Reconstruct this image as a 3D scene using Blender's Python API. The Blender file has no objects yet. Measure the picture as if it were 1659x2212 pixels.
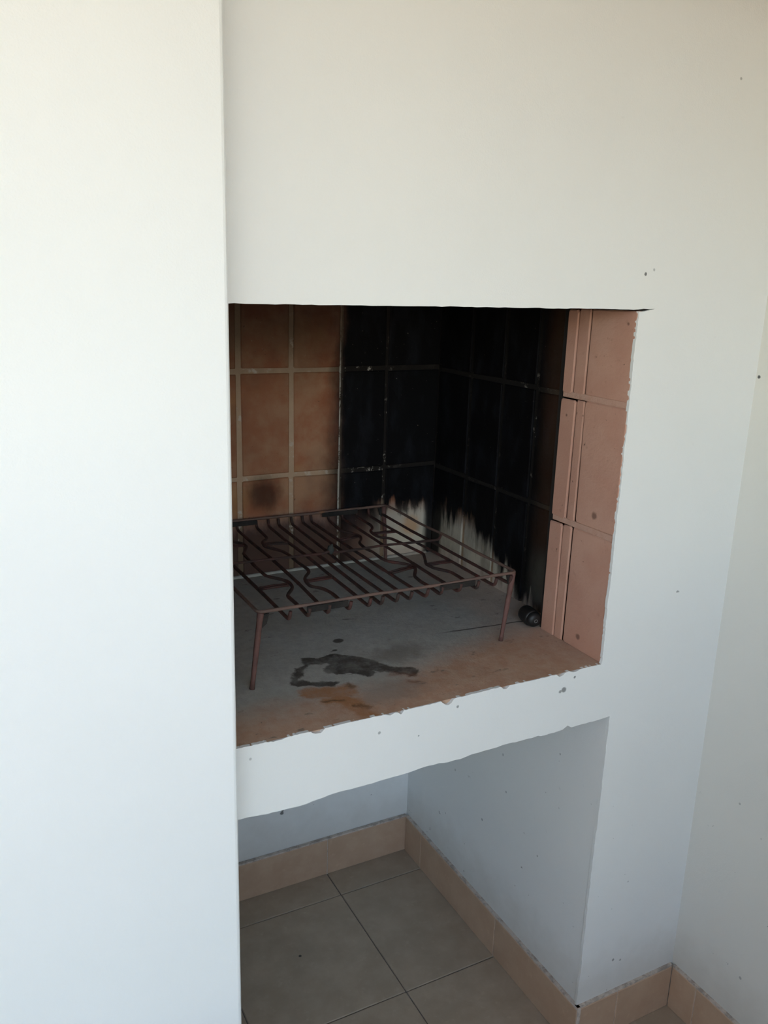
import bpy, bmesh, math, random
from mathutils import Vector, Matrix, noise as mnoise

# ------------------------------------------------------------------ camera, sky, exposure
S = bpy.context.scene
C = S.collection
cam = bpy.data.cameras.new('camera')
cam.sensor_fit = 'HORIZONTAL'
cam.sensor_width = 36.0
cam.lens = 39.890
cam.clip_start = 0.02
cam_o = bpy.data.objects.new('camera', cam)
C.objects.link(cam_o)
cam_o.matrix_world = Matrix((
    (0.88492278, 0.09736951, -0.45544577, 0.0),
    (-0.46481052, 0.24631488, -0.85045879, -1.02),
    (0.02937431, 0.96428635, 0.26322802, 1.486),
    (0, 0, 0, 1)))
S.camera = cam_o

W = bpy.data.worlds.new('sky')
S.world = W
W.use_nodes = True
wn = W.node_tree
bg = wn.nodes['Background']
sky = wn.nodes.new('ShaderNodeTexSky')
sky.sky_type = 'NISHITA'
sky.sun_disc = False
sky.sun_elevation = math.radians(48)
sky.sun_rotation = math.radians(20)          # the sun stands behind the house
sky.dust_density = 2.0
tint = wn.nodes.new('ShaderNodeMix')         # camera white balance for open shade
tint.data_type = 'RGBA'; tint.blend_type = 'MULTIPLY'
tint.inputs[0].default_value = 1.0
tint.inputs[7].default_value = (1.0, 0.875, 0.735, 1)
wn.links.new(sky.outputs[0], tint.inputs[6])
wn.links.new(tint.outputs[2], bg.inputs['Color'])
bg.inputs['Strength'].default_value = 0.60

sun = bpy.data.lights.new('sun', 'SUN')
sun.energy = 2.5
sun.color = (1.0, 0.90, 0.74)
sun.angle = math.radians(0.6)
sun_o = bpy.data.objects.new('sun', sun)
C.objects.link(sun_o)
sun_o.rotation_euler = (math.radians(-42), 0, math.radians(20))   # behind the house: lights only the open ground

S.view_settings.view_transform = 'Standard'
S.view_settings.look = 'None'
S.view_settings.gamma = 1.0
S.view_settings.use_curve_mapping = False
S.view_settings.exposure = 1.33

random.seed(7)
T = 0.334                                   # floor tile module

# ------------------------------------------------------------------ node helpers
class NT:
    """small expression builder on a material's node tree"""
    def __init__(s, name):
        s.m = bpy.data.materials.new(name)
        s.m.use_nodes = True
        s.t = s.m.node_tree
        s.b = s.t.nodes['Principled BSDF']
        g = s.n('ShaderNodeNewGeometry')
        s.pos = g.outputs['Position']
        sx = s.n('ShaderNodeSeparateXYZ')
        s.link(s.pos, sx.inputs[0])
        s.x, s.y, s.z = sx.outputs
    def n(s, t): return s.t.nodes.new(t)
    def link(s, a, b): s.t.links.new(a, b)
    def put(s, sock, v):
        if isinstance(v, bpy.types.NodeSocket): s.link(v, sock)
        elif isinstance(v, (tuple, list)) and len(v) == 3 and sock.type == 'RGBA': sock.default_value = (*v, 1)
        else: sock.default_value = v
    def math(s, op, a, b=0.0, c=0.0):
        k = s.n('ShaderNodeMath'); k.operation = op
        s.put(k.inputs[0], a); s.put(k.inputs[1], b); s.put(k.inputs[2], c)
        return k.outputs[0]
    def add(s, a, b): return s.math('ADD', a, b)
    def sub(s, a, b): return s.math('SUBTRACT', a, b)
    def mul(s, a, b): return s.math('MULTIPLY', a, b)
    def mx(s, a, b): return s.math('MAXIMUM', a, b)
    def mn(s, a, b): return s.math('MINIMUM', a, b)
    def ss(s, a, lo, hi, o0=0.0, o1=1.0):
        k = s.n('ShaderNodeMapRange'); k.interpolation_type = 'SMOOTHSTEP'
        s.put(k.inputs[0], a)
        for i, v in enumerate((lo, hi, o0, o1)): s.put(k.inputs[i + 1], v)
        return k.outputs[0]
    def vec(s, x, y, z):
        k = s.n('ShaderNodeCombineXYZ')
        for i, v in enumerate((x, y, z)): s.put(k.inputs[i], v)
        return k.outputs[0]
    def scaled(s, sx, sy, sz):
        k = s.n('ShaderNodeVectorMath'); k.operation = 'MULTIPLY'
        s.link(s.pos, k.inputs[0]); k.inputs[1].default_value = (sx, sy, sz)
        return k.outputs[0]
    def noise(s, scale, detail=3.0, rough=0.55, v=None):
        k = s.n('ShaderNodeTexNoise')
        s.link(v if v is not None else s.pos, k.inputs['Vector'])
        k.inputs['Scale'].default_value = scale
        k.inputs['Detail'].default_value = detail
        k.inputs['Roughness'].default_value = rough
        return k.outputs[0]
    def rand(s):
        return s.n('ShaderNodeObjectInfo').outputs['Random']
    def mix(s, f, a, b):
        k = s.n('ShaderNodeMix'); k.data_type = 'RGBA'
        s.put(k.inputs[0], f); s.put(k.inputs[6], a); s.put(k.inputs[7], b)
        return k.outputs[2]
    def dist(s, p):
        k = s.n('ShaderNodeVectorMath'); k.operation = 'DISTANCE'
        s.link(s.pos, k.inputs[0]); k.inputs[1].default_value = p
        return k.outputs['Value']
    def done(s, col, rough=0.8, bump=None, bstr=0.2, bdist=0.002, spec=0.3):
        s.put(s.b.inputs['Base Color'], col)
        s.put(s.b.inputs['Roughness'], rough)
        s.b.inputs['Specular IOR Level'].default_value = spec
        if bump is not None:
            k = s.n('ShaderNodeBump')
            k.inputs['Strength'].default_value = bstr
            k.inputs['Distance'].default_value = bdist
            s.link(bump, k.inputs['Height']); s.link(k.outputs[0], s.b.inputs['Normal'])
        return s.m

# ------------------------------------------------------------------ materials
def white_paint(name, marks=(), dirt=0.25, base=(0.80, 0.80, 0.78), low_dirt_shade=True):
    s = NT(name)
    big = s.ss(s.noise(3.0, 4), 0.35, 0.7)
    col = s.mix(s.mul(big, 0.35), base, tuple(c * 0.93 for c in base))
    sc = s.ss(s.noise(38, 5, 0.7), 0.66, 0.74)                 # scuffs
    msk = s.ss(s.noise(6, 2), 0.5, 0.65)
    col = s.mix(s.mul(s.mul(sc, msk), dirt), col, (0.33, 0.32, 0.30))
    if low_dirt_shade:                                               # splashes above the skirting tiles, strengthened to deepen the shade there
        low = s.ss(s.add(s.z, s.mul(s.noise(25, 4), 0.10)), 0.13, 0.30, 1.0, 0.0)
        col = s.mix(s.mul(low, 0.5), col, (0.50, 0.46, 0.40))
        sp = s.mul(s.ss(s.noise(70, 2), 0.745, 0.775), s.ss(s.z, 0.2, 0.75, 1.0, 0.0))
        col = s.mix(s.mul(sp, 0.7), col, (0.12, 0.11, 0.10))
    wob = s.mul(s.sub(s.noise(160, 2), 0.5), 0.003)
    for (px, py, pz, r, a) in marks:
        d = s.add(s.dist((px, py, pz)), wob)
        col = s.mix(s.ss(d, r * 0.5, r, a, 0.0), col, (0.03, 0.03, 0.03))
    h = s.add(s.mul(s.noise(420, 3, 0.6), 0.5), s.noise(60, 3))
    return s.done(col, 0.62, h, 0.35, 0.0016)

M = {}
M['face'] = white_paint('painted_plaster_face', marks=[
    (0.9918, 0, 1.5063, .0032, .8), (1.0082, 0, 1.513, .0026, .4), (1.1485, 0, .9612, .003, .6), (1.152, 0, .9605, .002, .5),
    (.9055, 0, .8187, .0065, .7), (.898, 0, .8165, .004, .6), (.927, 0, .838, .003, .7), (.69, 0, .835, .003, .6),
    (.55, 0, .822, .003, .5), (.345, 0, .83, .0025, .35), (.62, 0, .80, .002, .6),
    (1.145, 0, 1.80, .003, .5), (1.10, 0, .18, .004, .6), (1.12, 0, .172, .003, .5), (1.115, 0, .36, .003, .3)])
M['pier'] = white_paint('painted_plaster_pier', base=(0.86, 0.87, 0.86), dirt=0.05, low_dirt_shade=False)
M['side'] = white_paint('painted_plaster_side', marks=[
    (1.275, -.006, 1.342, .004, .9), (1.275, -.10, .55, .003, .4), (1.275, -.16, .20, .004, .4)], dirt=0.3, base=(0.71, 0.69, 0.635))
M['niche'] = white_paint('painted_plaster_niche', marks=[
    (.661, .70, .209, .006, .8), (.663, .70, .215, .004, .7), (1.018, .30, .50, .004, .35), (1.018, .16, .34, .003, .5),
    (1.018, .36, .30, .004, .5), (1.018, .28, .42, .003, .5), (1.018, .48, .36, .004, .3), (1.018, .12, .60, .003, .4)], dirt=0.35)

s = NT('wood_ceiling')
M['ceiling'] = s.done(s.mix(s.noise(9, 4, v=s.scaled(6, .6, 1)), (0.36, 0.28, 0.19), (0.44, 0.35, 0.24)), 0.6)
s = NT('beige_blocker')
M['blocker'] = s.done(s.mix(s.noise(5, 4), (0.52, 0.44, 0.33), (0.58, 0.50, 0.39)), .8, s.noise(200, 3), .4, .002)  # for the added light-blocking walls, beige for a warm bounce

def tile_mat(name, a, b, rough):
    s = NT(name)
    c = s.mix(s.ss(s.noise(14, 6, 0.65), 0.3, 0.75), a, b)
    c = s.mix(s.mul(s.ss(s.noise(45, 4, .7), .55, .75), .35), c, tuple(v * 1.25 for v in b))
    c = s.mix(s.mul(s.rand(), .22), c, tuple(v * .8 for v in a))
    c = s.mix(s.ss(s.add(s.dist((.613, .463, 0)), s.mul(s.noise(200, 1), .002)), .003, .0055, .95, 0), c, (.02, .02, .02))
    return s.done(c, rough, s.noise(90, 3), 0.06, 0.001, 0.4)
M['tile'] = tile_mat('ceramic_floor_tile', (0.35, 0.277, 0.203), (0.425, 0.342, 0.257), 0.42)
M['skirt'] = tile_mat('ceramic_skirting_tile', (0.46, 0.31, 0.21), (0.53, 0.375, 0.26), 0.42)
s = NT('tile_grout')
M['grout'] = s.done(s.mix(s.noise(60, 3), (0.13, 0.11, 0.095), (0.22, 0.19, 0.165)), 0.9)
s = NT('skirting_cap_mortar')
M['cap'] = s.done(s.mix(s.ss(s.noise(55, 4, .7), .4, .65), (0.58, 0.50, 0.43), (0.34, 0.29, 0.25)), 0.9, s.noise(200, 3), .5, .002)

s = NT('outside_paving')
M['ground'] = s.done(s.mix(s.noise(2, 4), (0.44, 0.39, 0.32), (0.52, 0.47, 0.40)), 0.9)

# ---- soot-blackened refractory bricks
def soot_back(s):
    n = s.sub(s.noise(9, 4, .6, s.scaled(1, 1, .45)), .5)
    f = s.sub(s.noise(34, 4, .65, s.scaled(1, 1, .5)), .5)
    u = s.add(s.add(s.x, s.mul(n, .07)), s.mul(f, .03))
    k = s.ss(u, .726, .806)
    top = s.ss(s.add(s.z, s.mul(n, .12)), 1.22, 1.40, 0.0, .70)
    k = s.mx(k, top)
    # smudges on the lower left bricks
    sm = s.ss(s.add(s.dist((.612, .667, 1.035)), s.mul(f, .03)), .015, .055, .72, 0)
    k = s.mx(k, sm)
    k = s.mx(k, s.ss(s.add(s.z, s.mul(f, .06)),   .945, .99, .66, 0.0))     # smoked strip behind the rack
    # burnt-clean area at the foot of the corner
    w = s.sub(s.noise(22, 3, .6, s.scaled(1.3, 1.3, .22)), .5)
    edge = s.add(s.add(.978, s.mul(w, .17)), s.mul(f, .06))
    clean = s.ss(s.sub(edge, s.z), -.012, .022)
    clean = s.mul(clean, s.ss(s.x, .868, .915))
    clean = s.mul(clean, s.ss(s.add(s.x, s.mul(w, .05)), 1.005, 1.02, 1.0, 0.0))
    clean = s.mx(clean, s.mul(s.ss(s.add(s.z, s.mul(w, .07)), .90, .99, 1, 0), s.ss(s.x, .78, .85, .0, .62)))
    clean = s.mul(clean, s.ss(s.x, 1.006, 1.024, 1.0, 0.05))
    return s.mul(k, s.sub(1.0, s.mul(clean, .93)))

def soot_right(s):
    f = s.sub(s.noise(34, 4, .65, s.scaled(1, 1, .5)), .5)
    w = s.sub(s.noise(24, 3, .6, s.scaled(1.3, 1.3, .2)), .5)
    h = s.add(s.ss(s.y, .22, .58, .858, .965), s.add(s.mul(w, .19), s.mul(f, .06)))
    clean = s.mul(s.ss(s.sub(h, s.z), -.02, .04), s.ss(s.noise(16, 4, .6, s.scaled(1, 1, .5)), .30, .62, .55, 1.0))
    clean = s.mul(clean, s.ss(s.add(s.y, s.mul(w, .05)), .605, .64, 1.0, 0.05))
    front = s.ss(s.add(s.y, s.mul(f, .02)), .235, .30, .16, 0.0)
    return s.sub(1.0, s.mx(s.mul(clean, .92), front))

def fire_brick(name, soot, ag=1.0):
    s = NT(name)
    n1 = s.ss(s.noise(13, 5, .6), .35, .68)
    a = (0.31, 0.118, 0.062); b = (0.37, 0.205, 0.12)
    c = s.mix(n1, a, b)
    c = s.mix(s.ss(s.noise(7, 3), .52, .72, 0, .6), c, (0.39, 0.21, 0.09))
    c = s.mix(s.mul(s.rand(), .35), c, (0.23, 0.12, 0.072))
    c = s.mix(s.ss(s.noise(5.5, 4, .6), .45, .68, 0, .45), c, (0.15, 0.085, 0.06))
    c = s.mix(s.ss(s.noise(95, 3, .7), .68, .76, 0, .65), c, (0.05, .03, .025))       # pits
    c = s.mix(s.ss(s.z, .95, 1.0, .7, 0.0), c, (.24, .155, .135))
    low = s.ss(s.z, .93, 1.0, 1.0, 0.0)
    right = s.ss(s.x, .84, .92)
    ash = s.mix(s.noise(18, 4), tuple(ag * v for v in (0.42, .39, .325)), tuple(ag * v for v in (0.58, .51, .41)))
    ash = s.mix(s.ss(s.add(s.dist((.975, .667, .925)), s.mul(s.noise(40, 3), .03)), .025, .05, .75, 0), ash, (.62, .35, .18))
    ash = s.mix(s.ss(s.add(s.z, s.mul(s.noise(30, 3), .05)), .885, .915, .55, 0), ash, (.48, .35, .30))
    c = s.mix(s.mul(low, right), c, ash)
    k = soot(s)
    sootc = s.mix(s.ss(s.noise(26, 4, .6, s.scaled(1, 1, .4)), .45, .75), (0.004, 0.0038, 0.0045), (0.010, 0.0105, 0.0135))
    c = s.mix(k, c, sootc)
    c = s.mix(s.ss(s.noise(170, 2, .6), .74, .79, 0, .45), c, (.30, .27, .23))
    h = s.add(s.noise(120, 4, .7), s.mul(s.noise(28, 3), .6))
    return s.done(c, s.ss(k, 0, 1, .85, .6), h, .35, .002, .08)

def fire_mortar(name, soot, gain, bloom, line=lambda s: 0.0):
    s = NT(name)
    c = s.mix(s.noise(50, 4), (0.37, 0.25, 0.165), (0.47, 0.335, 0.23))
    k = s.mn(s.mul(soot(s), gain), 1.0)
    c = s.mix(k, c, (0.0065, .006, .0062))
    # lime bloom on the joints
    bl = s.mul(s.ss(s.noise(48, 4, .7), .56, .66), s.ss(s.noise(7, 2), .42, .60))
    bl = s.mul(bl, s.ss(s.z, 1.28, 1.40, 1.0, .1))
    bl = s.mul(bl, bloom(s))
    bl = s.mx(bl, s.mul(line(s), s.ss(s.noise(60, 4, .7), .40, .52)))
    c = s.mix(s.mul(bl, .75), c, (.50, .46, .40))
    return s.done(c, .9, s.noise(140, 4, .7), .5, .003, .2)

M['brick_back'] = fire_brick('fire_brick_back', soot_back, 1.3)
M['mortar_back'] = fire_mortar('fire_mortar_back', soot_back, .985, lambda s: s.mul(s.ss(s.x, .895, .93, 1.0, .05), s.ss(s.x, .40, .60, .3, 1.0)),
    lambda s: s.mul(s.ss(s.math('ABSOLUTE', s.sub(s.x, .7868)), .0012, .0028, 1, 0), s.ss(s.z, 1.27, 1.38, .85, .1)))
M['brick_right'] = fire_brick('fire_brick_right', soot_right)
M['mortar_right'] = fire_mortar('fire_mortar_right', soot_right, .99, lambda s: s.mx(s.ss(s.y, .40, .31, 0, .7), .12))
s = NT('sooty_hood')
M['hood'] = s.done(s.mix(s.noise(20, 4), (.012, .010, .010), (.03, .024, .02)), .9)

s = NT('terracotta_jamb_brick')
c = s.mix(s.ss(s.noise(10, 5, .6), .3, .7), (0.49, 0.262, 0.192), (0.55, 0.322, 0.24))
c = s.mix(s.mul(s.rand(), .18), c, (.45, .265, .20))
c = s.mix(s.mul(s.ss(s.noise(60, 4, .7), .60, .72), .30), c, (.26, .14, .10))
c = s.mix(s.ss(s.noise(120, 2), .73, .77, 0, .8), c, (.07, .04, .03))
c = s.mix(s.ss(s.add(s.z, s.mul(s.noise(14, 4), .12)), .88, 1.02, .55, 0), c, (.46, .23, .155))
for p, r in (((.986, .125, 1.272), .004), ((.986, .108, 1.27), .0035), ((.986, .15, 1.265), .004), ((.986, .055, 1.105), .008), ((.986, .02, 1.43), .004), ((.986, .068, .875), .007)):
    c = s.mix(s.ss(s.add(s.dist(p), s.mul(s.noise(150, 2), .003)), r * .6, r * 1.3, .7, 0), c, (.10, .05, .035))
M['jamb'] = s.done(c, .85, s.add(s.noise(150, 4, .7), s.mul(s.noise(40, 2), .5)), .35, .0018, .2)
s = NT('terracotta_jamb_mortar')
M['jamb_mortar'] = s.done(s.mix(s.noise(70, 4), (0.46, .26, .19), (.58, .375, .295)), .9, s.noise(150, 4, .7), .6, .003, .2)

# ---- hearth: grey cement, terracotta dust towards the front, grease and rust stains
s = NT('hearth_cement')
n4 = s.sub(s.noise(7, 4, .6), .5)
n30 = s.sub(s.noise(34, 5, .65), .5)
c = s.mix(s.ss(s.noise(60, 5, .7), .3, .7), (0.345, 0.335, 0.305), (0.42, 0.41, 0.375))
c = s.mix(s.ss(s.noise(11, 4), .45, .7, 0, .5), c, (0.34, .345, .31))
yy = s.add(s.y, s.add(s.mul(n4, .10), s.mul(n30, .04)))
lim = s.ss(s.x, .55, .95, .11, .215)                        # the dusty band is wider by the jamb
c = s.mix(s.ss(s.sub(yy, lim), -.09, .03, .82, 0.0), c, s.mix(s.ss(n30, -.2, .2), (.46, .245, .145), (.52, .335, .225)))
c = s.mix(s.ss(s.add(s.x, s.mul(n4, .2)), .86, 1.0, 0, .45), c, (.54, .365, .27))
c = s.mix(s.ss(s.noise(48, 4, .7, s.scaled(.45, 1, 1)), .62, .72, 0, .6), c, (.10, .09, .08))
c = s.mix(s.ss(s.noise(120, 3, .6), .70, .76, 0, .6), c, (.09, .08, .07))
c = s.mix(s.ss(s.noise(140, 3, .6, s.vec(s.y, s.x, 2.0)), .735, .78, 0, .5), c, (.62, .60, .56))   # trowel pits
def stain(c, cx, cy, rx, ry, ang, colr, amt, rag=.35, soft=.18):
    ca, sa = math.cos(ang), math.sin(ang)
    dx = s.sub(s.x, cx); dy = s.sub(s.y, cy)
    u = s.mul(s.add(s.mul(dx, ca), s.mul(dy, sa)), 1 / rx)
    v = s.mul(s.sub(s.mul(dy, ca), s.mul(dx, sa)), 1 / ry)
    d = s.math('SQRT', s.add(s.mul(u, u), s.mul(v, v)))
    d = s.add(d, s.mul(s.sub(s.noise(42, 4, .65), .5), rag * 3))
    return s.mix(s.ss(d, 1 - soft, 1 + soft, amt, 0), c, colr)
GR = (.050, .039, .032)
WX = s.add(s.mul(s.sub(s.noise(26, 5, .7), .5), .040), s.mul(s.sub(s.noise(9, 2), .5), .030))
WY = s.add(s.mul(s.sub(s.noise(27, 5, .7, s.vec(s.y, s.x, 3.0)), .5), .036), s.mul(s.sub(s.noise(9, 2, .5, s.vec(s.y, s.x, 7.0)), .5), .026))
SX, SY = s.add(s.x, WX), s.add(s.y, WY)
def run_stain(c, segs, colr, amt, soft, weak=None):
    """union of capsules (ax, ay, bx, by, radius) in the hearth plane, ragged by the warped coordinates"""
    tot = None
    for (ax, ay, bx, by, r) in segs:
        dx, dy = bx - ax, by - ay
        L2 = dx * dx + dy * dy
        px, py = s.sub(SX, ax), s.sub(SY, ay)
        t = s.mul(s.add(s.mul(px, dx), s.mul(py, dy)), 1 / L2)
        t = s.mn(s.mx(t, 0.0), 1.0)
        ex, ey = s.sub(px, s.mul(t, dx)), s.sub(py, s.mul(t, dy))
        d = s.sub(s.math('SQRT', s.add(s.mul(ex, ex), s.mul(ey, ey))), r)
        tot = d if tot is None else s.mn(tot, d)
    f = s.ss(tot, -soft, soft * .4, amt, 0.0)
    f = s.mul(f, s.ss(s.noise(30, 4, .65), .28, .62, .55, 1.0))
    return s.mix(f, c, colr)
c = stain(c, .685, .185, .055, .030, .1, (.16, .135, .11), .55, .6, .7)
c = stain(c, .60, .060, .06, .03, .2, (.27, .22, .185), .5, .6, .6)
c = run_stain(c, [(.484, .112, .545, .096, .021), (.518, .080, .535, .012, .020), (.50, .075, .53, .06, .016)], (.36, .155, .055), .85, .010)
c = run_stain(c, [(.492, .078, .515, .068, .005), (.53, .045, .545, .03, .006), (.548, .112, .556, .10, .006)], (.10, .055, .03), .75, .006)
c = run_stain(c, [(.476, .158, .500, .192, .008), (.500, .192, .526, .216, .006), (.526, .218, .578, .206, .016), (.570, .204, .606, .168, .026),
                  (.550, .176, .590, .138, .018), (.606, .160, .672, .112, .016), (.480, .150, .525, .130, .010)], GR, .92, .0045)
c = run_stain(c, [(.630, .118, .672, .100, .007), (.655, .085, .662, .08, .008)], (.20, .085, .045), .6, .008)
c = stain(c, .608, .276, .010, .0085, 0, GR, .85, .12)
c = stain(c, .585, .241, .005, .004, 0, GR, .8, .12)
c = stain(c, .57, .225, .004, .004, 0, GR, .7, .12)
# a joint line across the slab
ln = s.math('ABSOLUTE', s.sub(s.add(s.y, s.mul(s.x, .085)), s.add(.2975, s.mul(n30, .004))))
lmask = s.mul(s.ss(ln, .0012, .003, 1, 0), s.ss(s.add(s.x, s.mul(s.noise(30, 2), .1)), .82, .90))
c = s.mix(s.mul(lmask, .85), c, (.05, .04, .035))
M['hearth'] = s.done(c, .85, s.add(s.noise(150, 5, .7), s.mul(s.noise(30, 4), .8)), .4, .0025, .25)

def rust(name, a, b, c3):
    s = NT(name)
    c = s.mix(s.ss(s.noise(28, 4, .6), .35, .68), a, b)
    c = s.mix(s.ss(s.noise(16, 3), .62, .76, 0, .8), c, c3)
    return s.done(c, .75, s.noise(260, 4, .7), .6, .0015, .3)
M['rust'] = rust('rusty_wire', (.040, .025, .021), (.080, .032, .026), (.15, .036, .028))
M['rust_rim_lit'] = rust('rusty_rim_wire_lit', (.12, .078, .064), (.16, .095, .075), (.26, .12, .055))  # same rust made lighter: the brighter light on the rim is in the colour
M['rust_leg'] = rust('rusty_leg', (.11, .056, .048), (.15, .075, .064), (.09, .05, .045))
M['char'] = rust('charred_strip', (.012, .0105, .0095), (.026, .022, .019), (.018, .014, .012))
s = NT('black_plastic')
M['black'] = s.done(s.mix(s.noise(60, 4), (.006, .0055, .0055), (.014, .0125, .012)), .5, s.noise(150, 3), .2, .001, .45)
s = NT('ring_metal')
M['ring'] = s.done((.16, .155, .15), .3)
s = NT('dark_lump')
M['lump'] = s.done(s.mix(s.noise(120, 4), (.03, .034, .03), (.07, .07, .062)), .9, s.noise(200, 3), .8, .003)

# ------------------------------------------------------------------ mesh helpers
def link(o, parent=None):
    C.objects.link(o)
    if parent: o.parent = parent
    return o
def mesh_obj(name, bm, mat, parent=None, smooth=False):
    bmesh.ops.recalc_face_normals(bm, faces=bm.faces[:])
    me = bpy.data.meshes.new(name)
    bm.to_mesh(me); bm.free()
    if smooth:
        for p in me.polygons: p.use_smooth = True
    me.materials.append(M[mat])
    return link(bpy.data.objects.new(name, me), parent)
def structure(o, label, category='wall'):
    o['kind'] = 'structure'; o['label'] = label; o['category'] = category
    return o
def tag(o, label, category, group=None):
    o['label'] = label; o['category'] = category
    if group: o['group'] = group
    return o
def box_bm(x0, x1, y0, y1, z0, z1, bevel=0.0, seg=1):
    bm = bmesh.new()
    vs = [bm.verts.new((x, y, z)) for x in (x0, x1) for y in (y0, y1) for z in (z0, z1)]
    for f in ((0, 1, 3, 2), (4, 6, 7, 5), (0, 4, 5, 1), (2, 3, 7, 6), (0, 2, 6, 4), (1, 5, 7, 3)):
        bm.faces.new([vs[i] for i in f])
    if bevel:
        bmesh.ops.bevel(bm, geom=bm.edges[:], offset=bevel, segments=seg, affect='EDGES', profile=.5)
    return bm
def box(name, mat, parent, *a, **k): return mesh_obj(name, box_bm(*a, **k), mat, parent)

def piece(name, mat, parent, axis, u0, u1, v0, v1, face, depth, rng, jit=.0013, chip=.0016):
    """a brick or tile face with slightly uneven outline. axis 'y': u=x, v=z, faces -y at y=face;
    axis 'x': u=y, v=z, faces -x at x=face; axis 'z': u=x, v=y, faces +z at z=face"""
    def outline(inset):
        pts = []
        cs = [(u0, v0), (u1, v0), (u1, v1), (u0, v1)]
        sg = [(1, 1), (-1, 1), (-1, -1), (1, -1)]
        for i in range(4):
            (a, b), (sa, sb) = cs[i], sg[i]
            k = chip
            p1 = (a + sa * (inset + (k if i % 2 else 0)), b + sb * (inset + (0 if i % 2 else k)))
            p2 = (a + sa * (inset + (0 if i % 2 else k)), b + sb * (inset + (k if i % 2 else 0)))
            pts += [p1, p2]
        return pts
    base = [(u + rng.uniform(-jit, jit), v + rng.uniform(-jit, jit)) for u, v in outline(0)]
    top = []
    cu, cv = (u0 + u1) / 2, (v0 + v1) / 2
    for u, v in base:
        top.append((u + (.0022 if u < cu else -.0022), v + (.0022 if v < cv else -.0022)))
    t = rng.uniform(-.0009, .0009)
    bm = bmesh.new()
    def P(u, v, w):
        if axis == 'y': return (u, face + w, v)
        if axis == 'x': return (face + w, u, v)
        return (u, v, face - w)
    A = [bm.verts.new(P(u, v, depth)) for u, v in base]
    B = [bm.verts.new(P(u, v, .0018 + t)) for u, v in base]
    D = [bm.verts.new(P(u, v, t)) for u, v in top]
    n = len(A)
    bm.faces.new(D); bm.faces.new(A[::-1])
    for i in range(n):
        j = (i + 1) % n
        bm.faces.new((A[i], A[j], B[j], B[i])); bm.faces.new((B[i], B[j], D[j], D[i]))
    return mesh_obj(name, bm, mat, parent)

def tube_bm(bm, pts, r, seg=8, closed=False, cap=True, jit=0.0):
    pts = [Vector(p) for p in pts]
    n = len(pts)
    rings = []
    up = Vector((0, 0, 1))
    prev = None
    for i, p in enumerate(pts):
        if closed: t = (pts[(i + 1) % n] - pts[i - 1])
        else: t = pts[min(i + 1, n - 1)] - pts[max(i - 1, 0)]
        t.normalize()
        if prev is None:
            a = t.cross(up)
            if a.length < .1: a = t.cross(Vector((1, 0, 0)))
        else:
            a = prev - t * prev.dot(t)
        a.normalize(); prev = a
        b = t.cross(a)
        rr = r[i] if isinstance(r, (list, tuple)) else r
        if jit: rr *= 1 + jit * mnoise.noise(p * 90)
        rings.append([bm.verts.new(p + a * rr * math.cos(2 * math.pi * k / seg) + b * rr * math.sin(2 * math.pi * k / seg)) for k in range(seg)])
    for i in range(n if closed else n - 1):
        A, B = rings[i], rings[(i + 1) % n]
        off = 0
        if closed and i == n - 1:
            off = min(range(seg), key=lambda o: sum((A[k].co - B[(k + o) % seg].co).length for k in range(seg)))
        for k in range(seg):
            bm.faces.new((A[k], A[(k + 1) % seg], B[(k + 1 + off) % seg], B[(k + off) % seg]))
    if cap and not closed:
        bm.faces.new(rings[0][::-1]); bm.faces.new(rings[-1])
def smooth_path(pts, rad=.006, sub=3, closed=False):
    """round the corners of a polyline"""
    pts = [Vector(p) for p in pts]
    n = len(pts); out = []
    for i, p in enumerate(pts):
        if not closed and i in (0, n - 1): out.append(p); continue
        a, b = pts[i - 1], pts[(i + 1) % n]
        da, db = a - p, b - p
        la, lb = min(rad, da.length * .45), min(rad, db.length * .45)
        q0, q1 = p + da.normalized() * la, p + db.normalized() * lb
        for k in range(sub + 1):
            t = k / sub
            out.append(q0 * (1 - t) ** 2 + p * 2 * t * (1 - t) + q1 * t * t)
    return out

# ------------------------------------------------------------------ room shell
XP = .3078           # right edge of the white pier
XJ = .986            # brick jamb
XN = 1.018           # right wall of the niche under the hearth
XR = 1.275           # right wall of the terrace
ZS, ZL, ZB = .851, 1.453, .743   # hearth top, lintel, underside of hearth beam

ground = box('ground', 'ground', None, -25, 25, -30, 12, -.12, -.04)
structure(ground, 'pale paving of the open yard in front of the terrace', 'ground')

floor = box('floor', 'grout', None, -1.72, XR + .1, -2.45, .70, -.04, -.0025)
structure(floor, 'terrace floor of square beige ceramic tiles', 'floor')
tile_bm = None
X0, Y0 = .7815, .604
for i in range(-8, 3):
    for j in range(-10, 2):
        x0, x1 = X0 + i * T, X0 + (i + 1) * T
        y0, y1 = Y0 + (j - 1) * T, Y0 + j * T
        if x0 > XR or y0 > .69: continue
        x1 = min(x1, XR + .02); y1 = min(y1, .70); x0 = max(x0, -1.72); y0 = max(y0, -2.45)
        if x1 - x0 < .03 or y1 - y0 < .03: continue
        if y0 > .02 and x0 > XN + .03: continue
        if y0 > .02 and x1 < .20: continue
        g = .0013
        bm = box_bm(x0 + g, x1 - g, y0 + g, y1 - g, -.010, random.uniform(-.0003, .0003), .0012)
        mesh_obj('tile', bm, 'tile', floor)

ceiling = box('ceiling', 'ceiling', None, -2.20, XR + .2, -1.75, .9, 2.14, 2.22)
structure(ceiling, 'wooden terrace ceiling over the barbecue', 'ceiling')
plank_w = .12
for k in range(29):
    x0 = -2.20 + k * plank_w
    box('plank', 'ceiling', ceiling, x0 + .002, x0 + plank_w - .002, -1.74, .0, 2.412, 2.145, bevel=.002)

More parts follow.
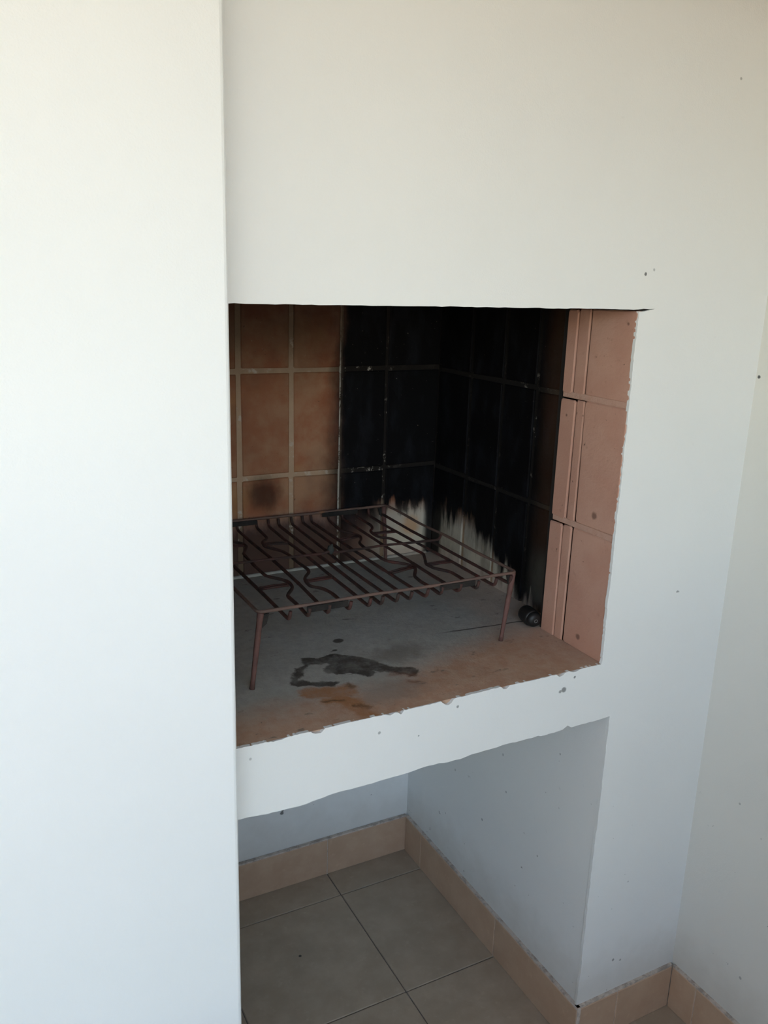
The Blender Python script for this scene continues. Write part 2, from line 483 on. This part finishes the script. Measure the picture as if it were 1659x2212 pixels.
structure(box('ceiling_blocker', 'ceiling', None, .80, XR, -.75, 0, 1.985, 2.13, bevel=.004), 'unseen wooden block added to darken the upper right corner', 'ceiling')  # added out of view, shades the top right of the walls
structure(box('blocker_side', 'blocker', None, -1.42, -1.27, -2.10, -.06, -.04, 1.38), 'unseen beige wall added to cut low light from the pier side')  # added out of view, its height sets the light from the left
structure(box('blocker_front', 'blocker', None, -1.27, .62, -2.10, -1.95, -.04, .56), 'unseen low wall added to cut low light from the front')  # added out of view, holds low frontal light off the wall feet
structure(box('blocker_post', 'blocker', None, .62, XR, -2.10, -1.95, -.04, 2.14), 'unseen full-height beige block added to cut light on the upper right')  # added out of view, blocks level light towards the top right
structure(box('blocker_right', 'blocker', None, .45, XR, -1.50, -1.32, -.04, 1.10), 'unseen low beige block added to darken the lower right corner')  # added behind the camera, keeps frontal light off the lower right
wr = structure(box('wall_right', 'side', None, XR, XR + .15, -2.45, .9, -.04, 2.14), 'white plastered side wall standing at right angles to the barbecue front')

wl = structure(mesh_obj('wall_left', box_bm(-1.72, XP, -.06, .17, -.04, 2.14, bevel=.006, seg=3), 'pier'),
               'bright white plastered pier standing proud beside the barbecue opening')
# hand-trowelled, not perfectly straight: the pier arris wanders by a millimetre or two
wb = structure(box('wall_back', 'niche', None, .10, XR, .70, .9, -.04, 2.14), 'white rear wall of the open niche under the hearth')
wnr = structure(box('wall_niche_right', 'niche', None, XN, XR, .006, .70, -.04, ZB), 'white right-hand wall of the niche under the hearth')
wnl = structure(box('wall_niche_left', 'niche', None, .10, .235, .17, .70, -.04, ZB), 'white left-hand wall of the niche under the hearth')

# plastered front: one sheet with a ragged painted edge round both openings
rng = random.Random(3)
def run(p, q, step, amp, fine, chips=()):
    """ragged edge from p to q; chips: (position along, width, depth) bites on the left-hand side"""
    p, q = Vector(p), Vector(q)
    d = q - p; L = d.length; d.normalize()
    nrm = Vector((-d.y, d.x))
    n = int(L / step); out = []
    for i in range(1, n):
        s_ = L * i / n + rng.uniform(-.3, .3) * step
        o = amp * mnoise.noise(Vector((s_ * 14, p.x * 31, p.y * 17))) + fine * rng.uniform(-1, 1)
        for (c0, w, dep) in chips:
            t = abs(s_ - c0) / w
            if t < 1: o += dep * (1 - t ** 2)
        v = p + d * s_ + nrm * o
        out.append((v.x, v.y))
    return out
XE = XR + .02
outl = [(XP - .02, 2.14), (XP - .02, ZL)]
outl += run((XP - .02, ZL), (XJ, ZL), .012, .0007, .0004)
outl += [(XJ - .001, ZL), (XJ + .010, ZL + .0012), (XJ + .022, ZL + .0006), (XJ + .033, ZL + .0014), (XJ + .020, ZL - .0016), (XJ + .008, ZL - .0032), (XJ + .0005, ZL - .003)]
outl += run((XJ, ZL - .003), (XJ, ZS), .005, .0016, .0008)
outl += [(XJ - .002, ZS - .001)]
e = run((XJ, ZS), (XP - .02, ZS), .004, .0016, .0007,
        chips=[(.058, .012, .004), (.09, .010, .006), (.205, .008, .006), (.315, .012, .009), (.40, .006, .006), (.418, .006, .004), (.538, .012, .006), (.60, .02, .002)])
outl += e
outl += [(XP - .02, ZS), (XP - .02, ZB - .013)]
e = run((XP - .02, ZB - .006), (XN, ZB), .009, .0035, .0008, chips=[(.40, .03, -.003), (.565, .006, .004), (.635, .005, .005), (.12, .06, -.003)])
outl += e
outl += [(XN, ZB)]
outl += run((XN, ZB), (XN - .004, 0), .012, .0022, .0008)
outl += [(XN - .004, -.03), (XE, -.03), (XE, 2.14)]
bm = bmesh.new()
vs = [bm.verts.new((u, 0, v)) for u, v in outl]
f = bm.faces.new(vs)
r_ = bmesh.ops.extrude_face_region(bm, geom=[f])
for v in [g for g in r_['geom'] if isinstance(g, bmesh.types.BMVert)]: v.co.y += .006
bmesh.ops.triangulate(bm, faces=[q for q in bm.faces if len(q.verts) > 4])
wf = structure(mesh_obj('wall_front', bm, 'face'), 'white painted plaster front of the built-in barbecue with two openings')
# masonry behind the plaster sheet
box('masonry', 'hood', wf, XP - .06, XR + .02, .006, .12, ZL + .0, 2.14)
box('masonry', 'hood', wf, XJ + .004, XR + .02, .006, .18, ZB, ZL)
box('masonry', 'hood', wf, XP - .06, XR + .02, .12, .70, 1.75, 2.14)

# hearth slab
hb = box_bm(.10, XR, .006, .70, ZB, ZS - .0005)
hearth = structure(mesh_obj('hearth_slab', hb, 'hearth'), 'grey cement hearth slab with grease and rust stains', 'hearth')
bm = bmesh.new()                         # a thin screed surface with trowel unevenness
nx, ny = 90, 80
g = [[bm.verts.new((XP - .05 + (1.036 - XP + .05) * i / nx, .001 + .667 * j / ny,
      ZS + .0012 * mnoise.noise(Vector((i * .12, j * .12, 0))) + .0006 * mnoise.noise(Vector((i * .5, j * .5, 3))))) for j in range(ny + 1)] for i in range(nx + 1)]
for i in range(nx):
    for j in range(ny): bm.faces.new((g[i][j], g[i + 1][j], g[i + 1][j + 1], g[i][j + 1]))
mesh_obj('screed', bm, 'hearth', hearth, smooth=True)

# ------------------------------------------------------------------ firebox walls with single bricks
BX, BY = 1.035, .667
rows = [(ZS - .002, 1.065), (1.075, 1.291), (1.301, 1.52), (1.53, 1.748)]
rng = random.Random(11)
fb = structure(box('wall_firebox_back', 'mortar_back', None, .10, 1.10, BY + .0035, .70, ZS, 1.75), 'rear firebox wall of brown fire bricks, blackened with soot towards the corner')
cols = [(.325 + .1165 * k, .325 + .1165 * (k + 1)) for k in range(-1, 7)]
cols = [(.214, .320), (.330, .436), (.446, .5505), (.5625, .6675), (.6785, .7845), (.794, .897), (.905, 1.0355)]
for (z0, z1) in rows:
    for (x0, x1) in cols:
        piece('brick', 'brick_back', fb, 'y', x0, x1, z0, z1, BY, .02, rng)
fr = structure(box('wall_firebox_right', 'mortar_right', None, BX + .0035, XR, .18, .70, ZS, 1.75), 'soot-black right firebox wall of fire bricks')
for (z0, z1) in rows:
    for (y0, y1) in ((.185, .298), (.307, .408), (.417, .528), (.537, .664)):
        piece('brick', 'brick_right', fr, 'x', y0, y1, z0 - .004, z1 - .004, BX, .02, rng)
fl = structure(box('wall_firebox_left', 'mortar_back', None, .10, .2315, .17, .70, ZS, 1.75), 'brown left firebox wall of fire bricks')
for (z0, z1) in rows:
    for (y0, y1) in ((.185, .298), (.307, .408), (.417, .528), (.537, .664)):
        o = piece('brick', 'brick_back', fl, 'x', y0, y1, z0, z1, 0, .02, rng)
        o.data.transform(Matrix.Scale(-1, 4, (1, 0, 0))); o.data.transform(Matrix.Translation((.235, 0, 0))); o.data.flip_normals()

# terracotta jamb: three courses; each a broad brick, a narrow filler and a brick edge
jm = structure(box('wall_jamb', 'jamb_mortar', None, XJ + .0040, 1.045, .004, .166, ZS - .003, ZL - .0035), 'terracotta brick jamb at the right of the barbecue opening')
for k, (z0, z1) in enumerate([(ZS - .001, 1.071), (1.081, 1.297), (1.306, ZL - .0032)]):
    e1 = (.1085, .1035, .108)[k]; e2 = (.134, .128, .139)[k]; e3 = (.173, .169, .168)[k]
    piece('brick', 'jamb', jm, 'x', .002, e1, z0, z1, XJ, .05, rng, .0012, .003)
    o = piece('brick', 'jamb', jm, 'x', e1 + .0035, e2, z0 - .002, z1 - .002, XJ + .0012, .05, rng, .0008, .002)
    piece('brick', 'jamb', jm, 'x', e2 + .0025, e3, z0 - .003, z1 - .004, XJ + .0005, .05, rng, .0010, .003)

for zj in (1.0760, 1.3015):
    box('mortar_joint', 'jamb_mortar', jm, XJ + .0008, XJ + .03,   .003, .1655, zj - .0055, zj + .0055, bevel=.0008)
# pale mortar fillet where the rear firebox wall meets the hearth
bm = bmesh.new()
pts = [(x / 100, BY - .002 + .0015 * mnoise.noise(Vector((x * .3, 0, 0))), ZS + .001 + .0012 * mnoise.noise(Vector((x * .4, 5, 0)))) for x in range(24, 103, 1)]
tube_bm(bm, pts, .0045, 8)
mesh_obj('mortar_fillet', bm, 'hearth', fb, True)

# ------------------------------------------------------------------ skirting tiles
HB = .101
def skirting(name, label, axis, face, cuts, flip=False):
    """axis 'y': runs along x on a wall facing -y at y=face; axis 'x': runs along y on a wall facing -x"""
    lo, hi = cuts[0], cuts[-1]
    th = .008
    if axis == 'y': b = box(name, 'cap', None, lo, hi, face - .0065, face + .002, -.002, HB + .004)
    else: b = box(name, 'cap', None, face - .0065, face + .002, lo, hi, -.002, HB + .004)
    structure(b, label, 'baseboard')
    for a, c in zip(cuts[:-1], cuts[1:]):
        if axis == 'y': bm = box_bm(a + .0008, c - .0008, face - th, face, 0, HB, .0012)
        else: bm = box_bm(face - th, face, a + .0008, c - .0008, 0, HB, .0012)
        mesh_obj('tile', bm, 'skirt', b)
    return b
skirting('baseboard_back', 'beige skirting tiles along the rear wall of the niche', 'y', .70 - .003, [.235, .447, .7815, XN - .006])
skirting('baseboard_niche', 'beige skirting tiles along the right wall of the niche', 'x', XN - .001, [-.0085, .273, .606, .689])
skirting('baseboard_front', 'short run of beige skirting tiles under the barbecue front', 'y', 0.0, [XN - .006, 1.116, XR - .006])
skirting('baseboard_right', 'beige skirting tiles along the foot of the side wall', 'x', XR, [-2.14, -2.076, -1.742, -1.408, -1.074, -.740, -.406, -.073, -.008])
skirting('baseboard_left', 'beige skirting tiles at the foot of the white pier', 'y', -.06, [-1.70, -1.559, -1.225, -.891, -.557, -.223, .111, XP])

# ------------------------------------------------------------------ rusty grill rack
ZR, ZI = .983, .964
rack = bpy.data.objects.new('grill_rack', None)
link(rack); rack.location = (.657, .40, ZS)
tag(rack, 'rusty wire grill rack on four legs standing on the hearth', 'grill rack')
def part(name, bm, mat, parent=rack, smooth=True):
    o = mesh_obj(name, bm, mat, parent, smooth)
    o.data.transform(Matrix.Translation(-rack.location))
    return o
XA, XB, YA, YB = .4125, .9015, .1500, .6560
bm = bmesh.new()
rim = []
corners = [(XA, YB, ZR), (XA, YA + .004, ZR), (XB, YA, ZR), (XB, YB, ZR)]
for i in range(4):
    p, q = Vector(corners[i]), Vector(corners[(i + 1) % 4])
    for k in range(10):
        v = p.lerp(q, k / 10)
        if k:
            v.z += .0022 * mnoise.noise(v * 9); v.y += .0022 * mnoise.noise(v * 8 + Vector((5, 0, 0))); v.x += .0015 * mnoise.noise(v * 8 + Vector((0, 7, 0)))
        rim.append(v)
tube_bm(bm, smooth_path(rim,   .011, 4, True), .0029, 8, True, jit=.15)
part('rim', bm, 'rust_rim_lit')

B_ = .655; F_ = .159
RODS = [
 [(.464, B_), (.464, .426), (.4643, .276), (.4635, F_)],
 [(.501, B_), (.500, .595), (.524, .556), (.525, .536), (.5037, .4935), (.5006, .4331), (.4997, .4075), (.4996, .3577), (.5215, .3245), (.526, .3098), (.5228, .2836), (.4983, .2499), (.499, .2005), (.4965, F_)],
 [(.5444, B_), (.5425, .5666), (.5435, .448), (.5391, .2988), (.5335, .2042), (.531, F_)],
 [(.5875, B_), (.5836, .5929), (.5819, .5724), (.5629, .5525), (.5575, .5213), (.5787, .4832), (.5832, .4498), (.5812, .4177), (.5834, .3615), (.5795, .3458), (.5603, .3215), (.5541, .3027), (.5523, .2758), (.5679, .2585), (.573, .2341), (.5727, .2078), (.5692, F_)],
 [(.615, B_), (.6110, .5413), (.6120, .4451), (.6087, .3474), (.6059, .2054), (.605, F_)],
 [(.638, B_), (.6335, .4904), (.6345, .3841), (.631, .257), (.628, F_)],
 [(.668, B_), (.660, .4526), (.655, .3606), (.6555, .2043), (.657, F_)],
 [(.694, B_), (.690, .4805), (.685, .2986), (.684, .2013), (.683, F_)],
 [(.7145, B_), (.712, .4445), (.712, .302), (.7133, .2089), (.715, F_)],
 [(.756, B_), (.7451, .5639), (.762, .5348), (.767, .5153), (.7606, .4958), (.7434, .4716), (.7382, .4338), (.7424, .4089), (.739, .3645), (.7434, .3432), (.7700, .3148), (.7743, .2977), (.7687, .2828), (.7473, .2502), (.7437, .218), (.7459, .195), (.744, F_)],
 [(.790, B_), (.783, .4396), (.782, .3245), (.7799, .2471), (.7815, F_)],
 [(.826, B_), (.8248, .5776), (.817, .5556), (.8033, .5403), (.7991, .516), (.8006, .4919), (.8188, .4755), (.8235, .4386), (.8300, .3588), (.8138, .3241), (.8029, .3039), (.803, .2775), (.8224, .2459), (.8216, .2048), (.8185, F_)],
 [(.857, B_), (.8535, .5702), (.854, .4471), (.8565, .3117), (.8562, .2458), (.8567, F_)],
 [(.891, B_), (.8865, .507), (.888, .3976), (.8869, .3361), (.8868, .2506), (.889, F_)],
]
for path in RODS:
    p3 = [(path[0][0], YB + .001, ZR - .004)] + [(x, y - (.002 if i == 0 else 0), ZI) for i, (x, y) in enumerate(path)]
    p3 += [(path[-1][0], YA + .002, ZI - .001), (path[-1][0] + .0005, YA - .003, ZR - .004)]
    del p3[-3]
    bm = bmesh.new()
    tube_bm(bm, smooth_path(p3, .008, 3), .0030, 8, jit=.18)
    part('rod', bm, 'rust')
bm = bmesh.new()
bar = [(XA, .431, ZR - .003), (XA + .004, .431, ZI + .008), (.4647, .4315, ZI + .0053), (.5782, .4255, ZI + .0053), (.640, .4215, ZI + .0053), (.652, .420, ZI + .009), (.666, .419, ZI + .0055), (.7113, .4195, ZI + .0053),
       (.7779, .424, ZI + .0053), (.8217, .419, ZI + .0053), (.896, .4125, ZI + .006), (XB - .002, .411, ZI + .011), (XB, .4105, ZR - .002)]
tube_bm(bm, smooth_path(bar, .006, 3), .0027, 8, jit=.15)
part('cross_bar', bm, 'rust')
LINKS = [((.4687, .300), (.5195, .2994)), ((.5562, .3027), (.6098, .3050)), ((.5604, .537), (.6131, .527)), ((.468, .545), (.5265, .546)),
         ((.7124, .2830), (.7743, .2977)), ((.7141, .5050), (.7650, .5157)), ((.7998, .5198), (.8557, .5165)), ((.8014, .2989), (.8586, .2968))]
for (a, b) in LINKS:
    bm = bmesh.new()
    for dy in (-.0036, .0036):
        tube_bm(bm, [(a[0], a[1] + dy, ZI), ((a[0] + b[0]) / 2, (a[1] + b[1]) / 2 + dy * 1.2, ZI + .0006), (b[0], b[1] + dy, ZI)], .0021, 6)
    part('link_bar', bm, 'rust')
# flat strips tied under the rim, front and rear
for (x0, x1, y, yo) in ((.492, .565, YA, -.0032), (.7394, .812, YA, -.0032), (.500, .588, YB, -.0036), (.7405, .828, YB, -.0036)):
    b = box_bm(x0, x1, y + yo, y + yo + .0028, ZR - .0115, ZR - .001, .0008)
    part('strip', b, 'char', smooth=False)
for (x, y, xf, yf, rear) in ((.4165, .1535, .4035, .1595, 0), (.8955, .1520, .880, .1535, 0), (.8935, .6500, .898, .641, 1), (.4190, .6500, .412, .641, 1)):
    bm = bmesh.new()
    top, ft = Vector((x, y, ZR - .001)), Vector((xf, yf, ZS + .001))
    n = 9
    tube_bm(bm, [top.lerp(ft, k / n) for k in range(n + 1)], [.0054 - .0018 * k / n for k in range(n)] + [.0042], 8, jit=.12)
    leg = part('leg', bm, 'rust_leg')
    bm = bmesh.new()                                     # welded corner gusset
    sx = 1 if x < .6 else -1
    t = .0015
    tri = [(x, 0, ZR - .004), (x + sx * .014, 0, ZR - .004), (x + sx * .010, 0, ZR - .020), (x + sx * .002, 0, ZR - .026)]
    yo = y - t if not rear else y
    A = [bm.verts.new((u, yo, v)) for u, _, v in tri]; D = [bm.verts.new((u, yo + 2 * t, v)) for u, _, v in tri]
    bm.faces.new(A); bm.faces.new(D[::-1])
    for i in range(4): bm.faces.new((A[i], A[(i + 1) % 4], D[(i + 1) % 4], D[i]))
    part('gusset', bm, 'char', leg, smooth=False)
bpy.context.view_layer.update()
# burnt scrap stuck on the cross bar
bm = bmesh.new()
bmesh.ops.create_icosphere(bm, subdivisions=2, radius=.010)
for v in bm.verts:
    v.co *= 1 + .45 * mnoise.noise(v.co * 160)
    v.co.x *= .62; v.co.y *= .7; v.co.z *= 1.0
    v.co += Vector((.657, .4215, ZI + .0125))
scrap = mesh_obj('burnt_scrap', bm, 'lump', None, True)
tag(scrap, 'small charred scrap stuck on the middle bar of the grill rack', 'scrap')

# ------------------------------------------------------------------ small black canister lying by the jamb
can = bpy.data.objects.new('canister', None)
link(can)
tag(can, 'small black canister lying on its side on the hearth behind the brick jamb', 'canister')
def lathe(prof, seg=24):
    bm = bmesh.new(); rings = []
    for (a, r) in prof:
        rings.append([bm.verts.new((a, r * math.cos(2 * math.pi * k / seg), r * math.sin(2 * math.pi * k / seg))) for k in range(seg)])
    for A, B in zip(rings[:-1], rings[1:]):
        for k in range(seg): bm.faces.new((A[k], A[(k + 1) % seg], B[(k + 1) % seg], B[k]))
    bm.faces.new(rings[0]); bm.faces.new(rings[-1][::-1])
    return bm
body = mesh_obj('body', lathe([(-.026, .005), (-.025, .0115), (-.022, .0150), (-.016, .0165), (.004, .0168), (.0075, .0160), (.009, .0142)]), 'black', can, True)
cap = mesh_obj('cap', lathe([(.008, .0142), (.010, .0150), (.015, .0143), (.0185, .0118), (.0205, .0075), (.0208, .003)]), 'black', can, True)
ring = bmesh.new()
tube_bm(ring, [(.0206, .0032 * math.cos(a), .0032 * math.sin(a)) for a in [2 * math.pi * k / 14 for k in range(14)]], .0007, 6, True)
mesh_obj('ring', ring, 'ring', cap, True)
can.location = (.9765, .193, ZS + .0172)
can.rotation_euler = (0, math.radians(3), math.radians(-97))
